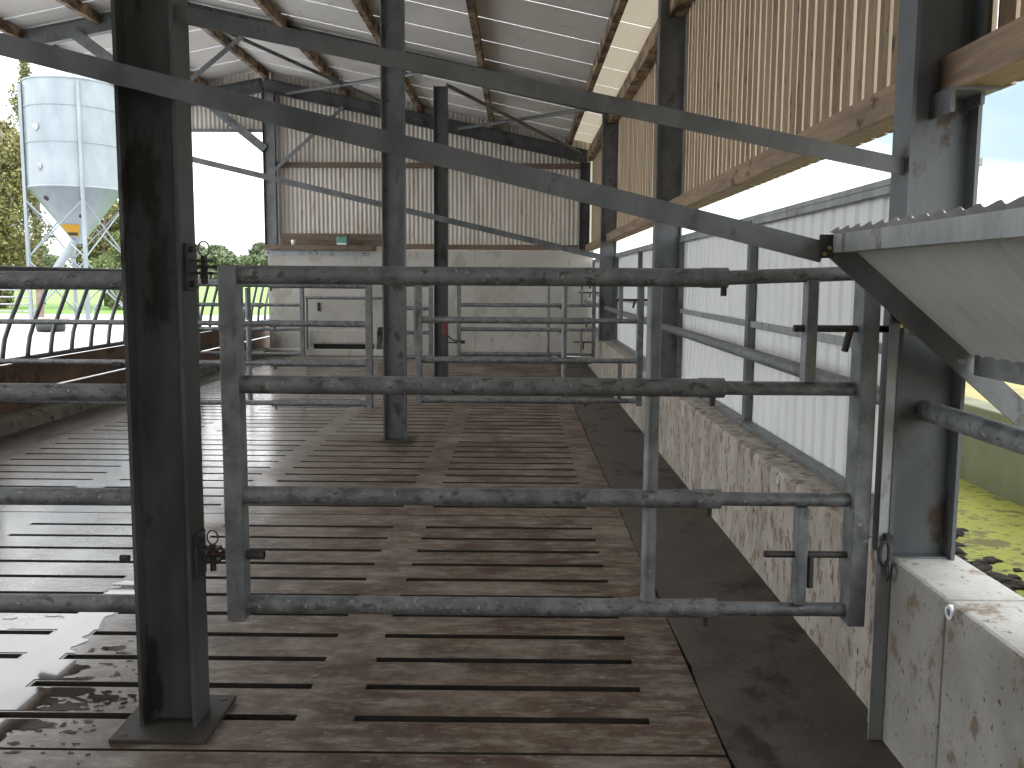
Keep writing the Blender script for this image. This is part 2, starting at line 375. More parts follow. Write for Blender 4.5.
# hinges on the first column
def hinge(parent, x, y, z, s, withrod):
    h = MB(); h.box(x, x + .012*s if s > 0 else x, y - .045, y + .045, z - .075, z + .075) if s > 0 else h.box(x - .012, x, y - .045, y + .045, z - .075, z + .075)
    for dz in (-.024, .016): h.box(min(x, x + .075*s), max(x, x + .075*s), y - .024, y + .024, z + dz, z + dz + .008)
    hb = h.build('hinge_bracket', dark_steel, parent, .002)
    MB().tube((x + .050*s, y, z - .055), (x + .050*s, y, z + .035), .010).build('hinge_pin', dark_steel, hb)
    MB().path([(x + .050*s + .018*math.cos(a), y, z + .058 + .024*math.sin(a)) for a in [2*pi*i/18 for i in range(18)]], .0028, 6, True).build('pin_ring', galv_dull, hb)
    for dz in (-.055, .055): MB().tube((x + .010*s, y - .02, z + dz), (x + .026*s, y - .02, z + dz), .011, 6).build('hinge_bolt', dark_steel, hb)
hinge(mid[1], -1.061, 2.875, 1.535, 1, False)
hinge(mid[1], -1.061, 2.875, .585, 1, True)
for z in (.585, 1.22):
    MB().tube((-1.300, 2.83, z), (-1.27, 2.83, z), .010, 8).build('side_bolt', dark_steel, mid[1])
# red bracket on far column
t = thing('red_bracket', (-1.08, 13.40, .6), 'small faded red bracket with dark prong on the distant column', 'bracket')
MB().box(-1.14, -1.06, 13.36, 13.43, .66, .88).build('plate', red, t, .01)
mb = MB(); mb.path([(-1.06,13.40,.66), (-1.0,13.38,.60), (-.93,13.36,.585), (-.80,13.34,.58)], .012, 8); mb.build('prong', dark_steel, t)
# ------------------------------------------------------------------ gates
def gate(label, X, s, Y, dz, end_u, tube_u=1.366, collar_u=1.585, bolts=True, short=True, width=.058, group='galvanised pen gates', m=galv_dirty, hinge_eyes=True):
    """X: middle of the hinge stile, s: +1 opens to the right; u runs from the stile along the gate"""
    zs = [1.511 + dz, 1.156 + dz, .788 + dz, .415 + dz]
    t = thing('pen_gate', (X, Y, .36 + dz), label, 'gate', group)
    U = lambda u: X + s*u
    def bx(name, u0, u1, y0, y1, z0, z1, mm=galv): return MB().box(min(U(u0),U(u1)), max(U(u0),U(u1)), Y + y0, Y + y1, z0, z1).build(name, mm, t, .004)
    bx('stile', -width/2, width/2, -.04, .04, .366 + dz, 1.541 + dz)
    for i, z in enumerate(zs):
        MB().tube((U(width/2), Y, z), (U(collar_u), Y, z), .0300).build('rail', m, t)
        c = MB().tube((U(collar_u - .07), Y, z), (U(collar_u + .012), Y, z), .0325).build('collar', m, t)
        cu = collar_u - (.02 if i else -.005)
        MB().tube((U(cu - .005), Y - .005, z - .058), (U(cu - .005), Y - .005, z - .028), .010, 8).build('set_screw', dark_steel, c)
        MB().tube((U(collar_u), Y, z), (U(end_u), Y, z + (0 if i else .018)), .0230).build('extension_rail', m, t)
    for a, b in ((0,1), (1,2), (2,3)):
        MB().tube((U(tube_u), Y, zs[b] + .028), (U(tube_u), Y, zs[a] - .028), .0240).build('upright', galv, t)
    bx('end_stile', end_u, end_u + .055, -.045, .045, .372 + dz, 1.532 + dz)
    if short:
        u0 = end_u - .172
        bx('short_upright', u0, u0 + .036, -.028, .028, zs[1] + .022, zs[0] - .004)
        bx('short_upright', u0, u0 + .036, -.028, .028, zs[3] + .022, zs[2] - .022)
    if bolts:
        b = MB().tube((U(end_u - .205), Y, 1.351 + dz), (U(end_u + .118), Y, 1.351 + dz), .0115, 12).build('bolt', dark_steel, t)
        MB().tube((U(end_u - .022), Y, 1.351 + dz), (U(end_u - .042), Y - .012, 1.279 + dz), .011, 10).build('bolt_handle', dark_steel, b)
        b = MB().tube((U(end_u - .272), Y, .603 + dz), (U(end_u + .050), Y, .603 + dz), .0115, 12).build('bolt', dark_steel, t)
        MB().tube((U(end_u - .118), Y, .60 + dz), (U(end_u - .118), Y - .006, .492 + dz), .011, 10).build('bolt_handle', dark_steel, b)
    return t
def eyes(t, X, Y, s, post_x, z_hi, z_lo):
    U = lambda u: X + s*u
    e = MB(); e.box(min(post_x, U(-.03)), max(post_x, U(-.03)), Y - .018, Y + .018, z_hi - .004, z_hi + .004); e.build('hinge_eye', dark_steel, t)
    MB().tube((post_x, Y, z_lo), (U(.088), Y, z_lo), .0105, 12).build('hinge_rod', dark_steel, t)
    MB().tube((U(.030), Y, z_lo), (U(.088), Y, z_lo), .016, 12).build('hinge_nut', dark_steel, t)
    MB().tube((U(-.052), Y, z_lo), (U(-.030), Y, z_lo), .018, 6).build('hinge_nut', dark_steel, t)
g1 = gate('big galvanised pen gate hung on the column with wide base plate', -.928, 1, 2.875, 0, 2.020)
eyes(g1, -.928, 2.875, 1, -1.030, 1.535, .585)
g2 = gate('galvanised pen gate between the second slat column and white cladding', -.92, 1, 8.22, -.026, 2.015, 1.345, 1.575)
eyes(g2, -.92, 8.22, 1, -1.04, 1.51, .56)
g3 = gate('small far galvanised gate before the end wall, beside the kerb', -.90, 1, F3, -.032, 2.01, 1.352, 1.56)
eyes(g3, -.90, F3, 1, -1.06, 1.50, .55)
g4 = gate('galvanised gate reaching from the second slat column to feed fence', -1.38, -1, 8.22, -.07, 3.52, 1.118, .90, bolts=False, short=False)
eyes(g4, -1.38, 8.22, -1, -1.25, 1.46, .52)
g5 = gate('far galvanised gate ending in front of the cattle trough', -4.88, 1, F3, -.055, 1.575, .8, 1.0, bolts=False, short=False)
g6 = gate('short stub of galvanised rails behind the second slat column', -1.33, -1, F3, -.09, .50, .24, .40, bolts=False, short=False)
# fixed rails welded to the first column, running out past the frame
t = thing('rail_barrier', (-1.28, 2.90, .4), 'four heavy galvanised rails fixed beside the column with wide base plate', 'barrier')
for z in (1.487, 1.120, .770, .402):
    MB().tube((-1.262, 2.90, z + .002), (-4.95, 2.90, z - .004), .0300).build('rail', galv_dirty, t)
MB().box(-5.01, -4.95, 2.86, 2.94, .0, 1.54).build('end_post', galv, t, .004)
# ------------------------------------------------------------------ tie bars and braces
def anglebar(p, q, w, label, name='tie_bar', cat='tie bar', m=galv_dull, group=None, dep=.06):
    p, q = Vector(p), Vector(q); mb = MB()
    mb.sweep(p, q, Lprof(dep, w, .009), up=(0,0,1))
    return single(mb, name, m, label, cat, group)
def vbar(p, q, h, th=.009, flange=.055):
    """angle bar lying in the frame plane: tall leg faces the camera, the other leg runs backwards along its foot"""
    mb = MB(); p, q = Vector(p), Vector(q); d = (q - p).normalized(); u = Vector((0,1,0)).cross(d)
    if u.z < 0: u = -u
    for a0, a1, y0, y1 in ((-h/2, h/2, 0, th), (h/2 - th, h/2, th, flange)):
        c = [(p + u*a0, y0), (p + u*a1, y0), (p + u*a1, y1), (p + u*a0, y1)]
        e = [(q + u*a0, y0), (q + u*a1, y0), (q + u*a1, y1), (q + u*a0, y1)]
        A = [v + Vector((0,y,0)) for v, y in c]; B = [v + Vector((0,y,0)) for v, y in e]
        mb.poly(A[::-1]); mb.poly(B)
        for i in range(4): mb.poly([A[i], A[(i+1)%4], B[(i+1)%4], B[i]])
    return mb
single(vbar((-1.06, 2.83, 2.308), (1.20, 2.83, 1.858), .052), 'tie_bar', galv_dull, 'upper steel angle bar from the base-plate column to broad kerb column', 'tie bar')
mb = vbar((-2.6, 2.722, 2.442), (.92, 2.722, 1.590), .064, .010, .060)
single(mb, 'stay_bar', galv_dull, 'lower steel angle stay running down to the corrugated canopy corner', 'stay bar')
single(vbar((-4.95, 13.36, 3.268), (1.21, 13.36, 1.852), .085, .01, .06), 'tie_bar', galv_dull, 'long thin far tie bar sloping across the end wall', 'tie bar')
def rafter(p, q, h, b, label, m=post_steel):
    mb = MB(); prof = [(bb, a) for a, bb in Iprof(h, b, .011, .008)]
    mb.sweep(p, q, prof[::-1]); return single(mb, 'roof_rafter', m, label, 'rafter', 'roof rafters')
hr = .125
rafter((-5.05, FE, zr(-5.05)+hr), (1.36, FE, zr(1.36)+hr), .25, .13, 'dark steel rafter along the top of the end wall')
rafter((-5.05, FE, zr(-5.05)+hr), (-7.6, FE, zr(-7.6)+hr), .25, .13, 'steel rafter overhanging the doorway in the end wall')
rafter((-5.05, F3, zr(-5.05)+hr+.13), (1.36, F3, zr(1.36)+hr+.13), .25, .12, 'steel rafter half hidden above the upper tie bar')
rafter((-5.05, F3, zr(-5.05)+hr+.13), (-7.6, F3, zr(-7.6)+hr+.13), .25, .12, 'steel rafter overhanging the feed passage near the silo', m=galv_dull)
def brace(p, q, w, label, m=galv_dull):
    return single(vbar(p, q, w, .01, .06), 'knee_brace', m, label, 'brace', 'knee braces')
brace((-5.02, FE-.08, 4.03), (-6.15, FE-.08, 4.93), .16, 'steel knee brace crossing the doorway corner')
brace((-4.83, FE-.12, 3.62), (-3.45, FE-.12, 4.84), .07, 'thin steel knee brace lying across the end wall sheets')
brace((-5.13, F3-.08, 4.02), (-6.55, F3-.08, 5.06), .16, 'steel knee brace beside the column top near the silo')
brace((-4.95, F3-.12, 4.28), (-3.86, F3-.12, 5.15), .07, 'thin steel knee brace beside the ridge of the roof')
def rod(p, q, label, r=.022):
    return single(MB().tube(p, q, r, 10), 'bracing_rod', galv_dull, label, 'bracing rod', 'roof bracing rods')
rod((-1.08, F3+.05, 4.36), (1.22, FE-.08, 3.98), 'roof bracing rod from red-bracket column down to the end corner', .03)
rod((1.15, F3+.05, 4.05), (-1.2, FE-.1, 4.44), 'roof bracing rod from timber boarding to end wall middle', .03)
rod((-4.5, F3+.05, 5.18), (-1.9, FE-.1, 4.60), 'long roof bracing rod running from ridge towards end wall', .03)
rod((-1.28, F3+.05, 4.56), (-4.55, FE-.1, 5.10), 'roof bracing rod rising to the ridge at end wall', .03)
# ------------------------------------------------------------------ roof
def sheets(x0, x1, z0, z1, pitch=1.03, gap=.007, y0=YB, y1=18.2):
    """corrugated sheets side by side; corrugations run down the slope"""
    mb = MB(); y = y1
    while y > y0:
        ya, yb = y - pitch + gap, y; n = 30
        prev = None
        for i in range(n+1):
            yy = ya + (yb - ya)*i/n; h = .0012*math.cos(2*pi*i/3.0) if 0 < i < n else 0
            cur = [Vector((x0, yy, z0 + h)), Vector((x1, yy, z1 + h))]
            if prev: mb.poly([prev[0], prev[1], cur[1], cur[0]])
            prev = cur
        y -= pitch
    return mb
zt = lambda x: zr(x) + .425
struct(sheets(-5.10, .985, zt(-5.05)+.01, zt(.985)), 'ceiling', roofsheet)
struct(sheets(.985, 1.72, zt(.985), zt(1.72)), 'ceiling_rooflight_strip', rooflight)
struct(sheets(-7.62, -5.14, zr(-7.62)+.430, zr(-5.05)+.432), 'ceiling_overhang', roofsheet)
names = [(-5.0, 'ridge purlin of brown timber above the feed fence'), (-3.43, 'timber roof purlin, first below the ridge'), (-1.96, 'timber roof purlin, second below the ridge'), (-.55, 'timber roof purlin, third below the ridge'), (.98, 'timber roof purlin next above the eaves boarding'), (-6.2, 'timber purlin in the overhanging roof next to ridge'), (-7.35, 'brown timber purlin along the overhanging roof edge')]
for x, lab in names:
    zb = zr(x) + .262
    mb = MB().box(x-.04, x+.04, YB, 18.15, zb, zb + .155)
    single(mb, 'roof_purlin', timber_p, lab, 'purlin', 'timber roof purlins', .004)
# ------------------------------------------------------------------ right side: rails, boards, cladding
bays = [(YB+.1, 2.855), (2.866, 8.114), (8.126, 13.444), (13.456, 17.60)]
bl = ['near the broad kerb column', 'between the first and second kerb columns', 'between the second and third kerb columns', 'between the third kerb column and end wall']
for (ya, yb), lab in zip(bays, bl):
    single(MB().box(1.30, 1.432, ya, yb, 2.079, 2.192), 'timber_rail', timber_y, 'sawn timber rail carrying the upright boards ' + lab, 'timber rail', 'timber rails under the boarding', .005)
    single(MB().box(1.30, 1.432, ya, yb, 3.80, 3.98), 'eaves_beam', timber_p, 'dark timber eaves beam under the roof ' + lab, 'eaves beam', 'timber eaves beams', .005)
    single(MB().tube((1.317, ya, 1.090), (1.317, yb, 1.090), .0335, 18), 'pipe_rail', galv_dirty, 'rusty galvanised pipe rail through the kerb columns ' + lab, 'pipe rail', 'pipe rails')
mb = MB(); y = -4.0; rb = random.Random(3)
while y < 18.0:
    w = .101 + rb.uniform(-.005, .005); t0 = 1.447 + rb.uniform(-.002, .002)
    mb.box(t0, t0 + .016, y, y + w, 2.085, 4.30); y += w + .030 + rb.uniform(-.006, .006)
bo = struct(mb, 'wall_right_boarding', timber); bo.data.materials.append(timber_edge_lit)
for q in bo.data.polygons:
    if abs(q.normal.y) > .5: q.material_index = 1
def boxprofile_x(x, y0, y1, z0, z1, pitch=.2, d=.014):
    """vertical ribbed sheet standing at x, running along y"""
    mb = MB(); pts = []; y = y0
    while y < y1:
        for a, h in ((0,0), (.5,0), (.6,1), (.9,1)):
            pts.append((x + d*h, y + a*pitch))
        y += pitch
    pts = [p for p in pts if p[1] <= y1]
    for (xa, ya), (xb, yb) in zip(pts, pts[1:]):
        mb.poly([(xa, ya, z0), (xb, yb, z0), (xb, yb, z1), (xa, ya, z1)])
    return mb
for i, (ya, yb) in enumerate([(2.95, 8.10), (8.14, 13.43), (13.47, 17.6)]):
    struct(boxprofile_x(1.484, ya, yb + (.0 if i == 2 else .02), .605, 1.885, .15), 'wall_right_cladding', whitesheet)
    lab = ['first', 'middle', 'last'][i]
    t = thing('cladding_frame', (1.46, (ya+yb)/2, .6), f'galvanised frame holding the {lab} bay of white cladding', 'cladding frame', 'cladding frames')
    MB().box(1.405, 1.48, ya, yb, .6, .625).build('bottom_rail', galv, t, .003)
    mb = MB(); mb.box(1.440, 1.500, ya, yb, 1.878, 1.905); mb.box(1.440, 1.450, ya, yb, 1.845, 1.878); mb.build('top_rail', zinc, t, .003)
    MB().box(1.452, 1.482, ya, yb, 1.215, 1.255).build('middle_rail', zinc, t, .003)
    yc = [5.62, 10.8, 15.5][i]
    MB().box(1.435, 1.482, yc - .035, yc + .035, .625, 1.878).build('post', galv_dull, t, .003)
    MB().box(1.442, 1.482, ya + .02, ya + .06, .625, 1.878).build('post', galv_dull, t, .003)
    MB().box(1.442, 1.482, yb - .06, yb - .02, .625, 1.878).build('post', galv_dull, t, .003)
# ------------------------------------------------------------------ end wall
YW = 17.66
mb = MB()
xs = [-4.95, -3.1, -.85, 1.465]
for a, b in zip(xs, xs[1:]): mb.box(a, b - .003, YW, YW + .2, 0, 2.055)
struct(mb, 'wall_back', wallcon, .006)
struct(MB().box(-4.9, -2.55, 17.28, YW, 0, .135), 'floor_step', wallcon, .02)
def corr(x0, x1, y, zlo, ztop, pitch=.0865, amp=.014, n=8):
    mb = MB(); k = int((x1 - x0)/pitch*n); prev = None
    for i in range(k+1):
        x = x0 + (x1-x0)*i/k; yy = y + amp*math.cos(2*pi*i/n)
        cur = [Vector((x, yy, zlo)), Vector((x, yy, ztop(x)))]
        if prev: mb.poly([prev[0], cur[0], cur[1], prev[1]], True)
        prev = cur
    return mb
struct(corr(-4.95, 1.5, 18.10, 2.03, lambda x: zr(x)+.445), 'wall_back_sheeting', creamsheet)
struct(corr(-7.6, -4.95, 18.10, 4.42, lambda x: zr(x)+.445), 'wall_back_header', creamsheet)
single(MB().box(-4.84, 1.2, 17.98, 18.08, 3.70, 3.80), 'sheeting_rail', timber_x, 'brown timber rail halfway up the end wall sheets', 'sheeting rail', bevel=.005)
single(MB().box(-7.6, -5.06, 18.02, 18.085, 4.38, 4.44), 'header_rail', galv_dull, 'thin steel rail under the sheets over the doorway', 'header rail')
single(MB().box(-4.72, -2.62, 17.94, 17.985, 2.155, 2.40), 'ledge_plank', timber_x, 'rough brown plank upright against sheets behind the green box', 'plank', bevel=.005)
single(MB().box(-2.60, 1.18, 17.98, 18.075, 2.10, 2.20), 'sheeting_rail', timber_x, 'low brown timber rail at the foot of end sheets', 'sheeting rail', bevel=.005)
single(MB().box(-5.0, -2.85, 17.52, 17.99, 2.058, 2.155), 'wall_plate', timber_x, 'wide brown timber plank lying on top of the end wall', 'plank', bevel=.005)
mb = MB(); xs = [-5.0, -4.03, -2.95]
t = thing('wall_capping', (-3.95, 17.64, 1.94), 'pale metal capping strip bolted under the end wall plank', 'capping strip')
for a, b in zip(xs, xs[1:]):
    s_ = MB().box(a, b - .01, 17.645, 17.66, 1.945, 2.055).build('strip', zinc, t)
    for px in (a + .07, b - .08): MB().tube((px, 17.644, 2.0), (px, 17.635, 2.0), .016, 8).build('bolt', dark_steel, s_)
t = thing('plastic_box', (-3.46, 17.6, 2.155), 'small green and white box sitting on the end wall plank', 'box')
MB().box(-3.57, -3.35, 17.54, 17.72, 2.155, 2.33).build('body', green, t, .02)
MB().box(-3.55, -3.37, 17.532, 17.54, 2.165, 2.20).build('label_strip', white, t)
MB().box(-3.585, -3.335, 17.53, 17.73, 2.33, 2.355).build('lid', timber_x, t, .008)
t = thing('drinking_cup', (-4.42, 17.6, 2.155), 'tiny pale cup left on the end wall plank near corner', 'cup')
MB().lathe((-4.42, 17.6, 2.155), [(.001,0),(.04,0),(.05,.10),(.046,.10),(.038,.01),(.001,.01)], 16).build('body', white, t)
# unseen walls, added behind the camera to dim the light from there
struct(MB().box(-8.0, 1.5, YB - .2, YB, -.15, 5.9), 'wall_front_unseen', wallcon)
struct(MB().box(-5.25, -5.15, YB, -.6, -.15, 5.5), 'wall_left_unseen', wallcon)
# trough against the end wall
t = thing('water_trough', (-3.4, 17.4, .135), 'long pale concrete drinking trough against the end wall', 'trough')
mb = MB(); mb.box(-4.07, -2.75, 17.30, 17.36, .24, .505); mb.box(-4.07, -2.75, 17.60, 17.655, .24, .505); mb.box(-4.07, -4.01, 17.36, 17.60, .24, .505); mb.box(-2.81, -2.75, 17.36, 17.60, .24, .505); mb.box(-4.07,-2.75,17.30,17.655,.235,.27)
mb.build('basin', wallcon, t, .01)
for x in (-4.04, -2.81): MB().box(x, x + .04, 17.33, 17.62, .135, .235).build('foot', wallcon, t)
MB().box(-3.99, -2.82, 17.40, 17.43, .135, .235).build('dark_band', black, t)  # black strip filling the gap under the basin
MB().box(-2.745, -2.55, 17.34, 17.64, .43, .56).build('valve_cover', black, t, .01)
MB().path([(-2.65,17.45,.43),(-2.66,17.42,.32),(-2.74,17.42,.2),(-2.74,17.42,.137)], .02, 8).build('water_pipe', galv_dirty, t)
t = thing('trough_guard', (-3.4, 17.2, .0), 'thin horizontal guard pipe in front of the cattle trough', 'guard rail')
MB().tube((-4.12, 17.24, 1.135), (-2.2, 17.24, 1.135), .030).build('rail', galv_dirty, t)
MB().tube((-4.10, 17.24, .1355), (-4.10, 17.24, 1.135), .026).build('post', galv_dirty, t)
MB().tube((-2.22, 17.24, 0.0), (-2.22, 17.24, 1.135), .026).build('post', galv_dirty, t)
single(MB().box(-3.98,-3.93,17.632,17.66,.87,1.03), 'wall_hook', black, 'small black hook plate on the end wall above trough', 'hook')
# ------------------------------------------------------------------ feed fence along the open side
t = thing('feed_fence', (-5.1, 12, 0), 'long feed fence with slanted bent bars beside the yard', 'feed fence')
y0, y1 = 2.95, 18.95; X = -5.1
MB().tube((X, y0, 1.580), (X, y1, 1.580), .028).build('top_rail', dark_tube, t)
MB().tube((X, y0, .665), (X, y1, .655), .026).build('bottom_rail', dark_tube, t)
y = 8.728 - 3*.4575
while y < y1 - .75:
    if not (13.0 < y < 13.3):
        MB().path([(X, y, .66), (X, y + .02, .76), (X, y + .06, .88), (X, y + .19, 1.07), (X, y + .42, 1.35), (X, y + .60, 1.58)], .0235, 10).build('slanted_bar', dark_tube, t)
    y += .4575
for yy in (8.25, 18.9): MB().box(X - .04, X + .04, yy - .04, yy + .04, 0, 1.6).build('post', galv_dull, t)
b = MB(); b.box(X, X + .028, y0, y1, .338, .628); b.box(X, X + .028, y0, y1, .0, .320)
b.build('feed_boards', timber_feed, t, .004)
# low concrete kerb at the foot
mb = MB(); n = 40
for i in range(n):
    ya, yb = 2.95 + 14.5*i/n, 2.95 + 14.5*(i+1)/n
    mb.sweep((0, ya, 0), (0, yb, 0), [(-5.06,.0), (-4.86,.0), (-4.88,.11), (-4.93,.145), (-5.06,.15)], up=(0,0,1))
struct(mb, 'trim_feed_kerb', kerb_moss)
# ------------------------------------------------------------------ canopy on the outer side of the gate
t = thing('trough_canopy', (1.2, 1.5, 1.2), 'sloping corrugated sheet canopy on angle frame beside the kerb', 'canopy')
a0 = Vector((.955, 0, 1.640)); a1 = Vector((1.40, 0, 1.262)); dn = (a1 - a0).normalized(); nn = Vector((-dn.z, 0, dn.x)); nn = nn if nn.z > 0 else -nn
mb = MB(); prev = None; k = 0; y = 2.775; pitch = .0815
while y > .35:
    h = .0075*math.cos(2*pi*k/8) + .0095
    cur = [a0 - dn*.018 + nn*h + Vector((0,y,0)), a1 - dn*.012 + nn*h + Vector((0,y,0))]
    if prev: mb.poly([prev[0], prev[1], cur[1], cur[0]], True)
    prev = cur; k += 1; y -= pitch/8
mb.build('sheet', canopysheet, t)
mb = MB(); p0 = (.948, 2.782, 1.612); p1 = (.948, .35, 1.612)
mb.box(.944, .952, .35, 2.782, 1.588, 1.642); mb.box(.952, .990, .35, 2.782, 1.588, 1.594)
mb.build('top_edge_angle', zinc, t)
mb = MB(); mb.box(1.384, 1.390, .35, 2.70, 1.222, 1.284); mb.box(1.390, 1.43, .35, 2.70, 1.222, 1.228); mb.build('lower_edge_angle', galv, t)
# end rafter of the canopy: an angle in the frame plane
mb = vbar((.957, 2.722, 1.606), (1.86, 2.722, .838), .072, .010, .040)
mb.build('end_rafter', galv_dull, t)
mb = vbar((.957, .45, 1.606), (1.86, .45, .838), .072, .010, .055); mb.build('end_rafter', galv_dull, t)
mb = MB(); mb.box(.906, .948, 2.710, 2.721, 1.572, 1.642); mb.build('corner_plate', dark_steel, t)
for dx, dz in ((.006, .004), (-.004, -.014)):
    MB().tube((.924 + dx*1.4, 2.700, 1.598 + dz), (.924 + dx*1.4, 2.711, 1.598 + dz), .006, 6).build('corner_bolt', brass, t)
MB().tube((1.352,2.705,1.262), (1.352,2.722,1.262), .009, 6).build('rafter_bolt', zinc, t)
# ------------------------------------------------------------------ outside right: duckweed channel
struct(MB().box(1.476, 2.62, YB, 40, .2, .35), 'water_channel', pond)
mb = MB()
yy = YB
while yy < 40: mb.box(2.62, 2.80, yy, yy + 2.49, -.3, .80); yy += 2.5
struct(mb, 'wall_channel', pondwall, .01)
struct(MB().box(2.81, 60, YB, 120, -.3, .72), 'ground_bank', drygrass)
mb = MB(); rm = random.Random(5)
for i in range(170):
    y = rm.uniform(2.2, 4.1); x = 1.80 + abs(rm.gauss(0, .11)) - .02 + .05*math.sin(y*5); r = rm.uniform(.012, .042)
    n0 = len(mb.v); ring = 8
    for k, (rr, z) in enumerate(((1.,0.), (.95,.35), (.6,.75))):
        for j in range(ring):
            q = rr*r*(1 + .6*rm.uniform(-1,1)); mb.v.append(Vector((x + q*1.1*math.cos(2*pi*j/ring), y + q*math.sin(2*pi*j/ring), .348 + z*r*.55)))
    for k in range(2):
        for j in range(ring):
            mb.f.append([n0+k*ring+j, n0+k*ring+(j+1)%ring, n0+(k+1)*ring+(j+1)%ring, n0+(k+1)*ring+j]); mb.sm.append(True)
    mb.f.append([n0 + 2*ring + j for j in range(ring)]); mb.sm.append(True)
mb.build('floating_muck', muckm, None, kind='stuff', label='dark muck clumps floating along the outer kerb edge')
# ------------------------------------------------------------------ outside left and far: yard, field, silo
struct(MB().box(-60, -5.14, YB-20, 37.0, -.25, -.03), 'ground_yard', yardcon)
mb = MB(); 
gx = [-160 + 8*i for i in range(33)]; gy = [37 + (i**1.7)*1.9 for i in range(20)]
def gz(x, y): return -.04 + max(0, y - 60)*.006 + .3*noise.noise((x*.02, y*.02, 1))*min(1, max(0, (y-45)/30))
for i in range(len(gx)-1):
    for j in range(len(gy)-1):
        q = [(gx[i],gy[j]), (gx[i+1],gy[j]), (gx[i+1],gy[j+1]), (gx[i],gy[j+1])]
        mb.poly([(a, b, gz(a, b)) for a, b in q], True)
struct(mb, 'ground_field', grassm)
struct(MB().box(-5.1, 3.4, 18.15, 37, -.4, -.05), 'ground_apron', yardcon)
# silo
sx, sy = -16.70, 34.0; R = 1.62
t = thing('feed_silo', (sx, sy, -.03), 'tall galvanised feed silo on legs with cone base in yard', 'silo')
pf = [(R,4.78), (R,6.33), (R+.025,6.33), (R+.025,6.38), (R,6.38), (R,7.62), (R+.025,7.62), (R+.025,7.67), (R,7.67), (R,8.55), (R+.03,8.55), (R+.03,8.60), (R-.02,8.60)]
MB().lathe((sx,sy,0), pf, 72, False).build('shell', silom, t)
MB().lathe((sx,sy,0), [(.28,2.75), (.28,2.95), (R-.02,4.74), (R+.03,4.74), (R+.03,4.80), (R,4.80)], 56).build('hopper_cone', silom, t)
MB().lathe((sx,sy,0), [(R,8.60), (.45,9.15), (.42,9.22), (.01,9.24)], 56).build('roof_cone', silom, t)
legs = []
for a in (213, 303, 33, 123):
    lx, ly = sx + (R+.09)*math.cos(math.radians(a)), sy + (R+.09)*math.sin(math.radians(a)); legs.append((lx, ly))
    MB().box(lx-.06, lx+.06, ly-.06, ly+.06, -.03, 8.45).build('leg', silom, t, .01)
for i in range(4):
    (ax, ay), (bx_, by_) = legs[i], legs[(i+1) % 4]
    for za, zb in ((4.3, 2.2), (2.2, 4.3), (2.1, .1), (.1, 2.1)):
        MB().tube((ax, ay, za), (bx_, by_, zb), .03, 8).build('brace', silom, t)
MB().tube((sx-.05, sy-.2, 2.85), (sx-1.0, sy-.9, 1.0), .15, 14).build('auger_chute', silom, t)
for aa, zz in ((248, 6.85), (250, 5.45)):
    a = math.radians(aa)
    MB().tube((sx+R*math.cos(a), sy+R*math.sin(a), zz), (sx+(R+.04)*math.cos(a), sy+(R+.04)*math.sin(a), zz), .14, 16).build('port_cover', zinc, t)
for aa, zz in ((247, 4.35), (305, 4.33), (303, 3.75)):
    a = math.radians(aa); rr = .28 + (R-.3)*(zz-2.95)/(4.74-2.95); nrm = Vector((math.cos(a)*.79, math.sin(a)*.79, -.61)); c = Vector((sx+rr*math.cos(a), sy+rr*math.sin(a), zz))
    MB().tube(c - nrm*.02, c + nrm*.03, .10 if zz > 4 else .06, 14).build('sight_glass', black, t)
a = math.radians(262); 
def conept(aa, zz, off=.02):
    aa = math.radians(aa); rr = .28 + (R-.3)*(zz-2.95)/(4.74-2.95) + off; return Vector((sx+rr*math.cos(aa), sy+rr*math.sin(aa), zz))
def coneband(a0, a1, z0, z1, off):
    mb = MB(); n = 8
    for i in range(n):
        p, q = a0 + (a1-a0)*i/n, a0 + (a1-a0)*(i+1)/n
        mb.poly([conept(p,z0,off), conept(q,z0,off), conept(q,z1,off), conept(p,z1,off)])
    return mb
coneband(236, 300, 3.02, 3.45, .02).build('warning_label', yellow, t)
coneband(242, 294, 3.05, 3.16, .03).build('label_text_bar', black, t)
# yard gate, pole, timber block
t = thing('yard_gate', (-19.5, 31, -.03), 'pale galvanised yard gate beyond the feed fence near silo', 'gate')
for z in (.3, .55, .8, 1.05, 1.3): MB().tube((-22.0, 31, z), (-17.0, 31, z), .03, 10).build('rail', zinc, t)
for x in (-22.0, -18.4, -17.0): MB().tube((x, 31, -.03), (x, 31, 1.36), .05, 10).build('post', silom, t)
single(MB().box(-16.82,-16.64,31.0,31.2,-.03,1.5), 'rusty_post', rustred, 'short rusty red post standing beside the pale yard gate', 'post', bevel=.01)
t = thing('timber_block', (-13.0, 25, -.03), 'low timber block on a black tyre lying in the yard', 'timber block')
MB().box(-13.55, -12.75, 24.7, 25.2, .22, .36).build('plank', kerb_far, t, .02)
MB().lathe((-13.15, 24.95, -.03), [(.2,0),(.36,.02),(.38,.12),(.36,.24),(.2,.25),(.2,0)], 24).build('tyre', black, t)
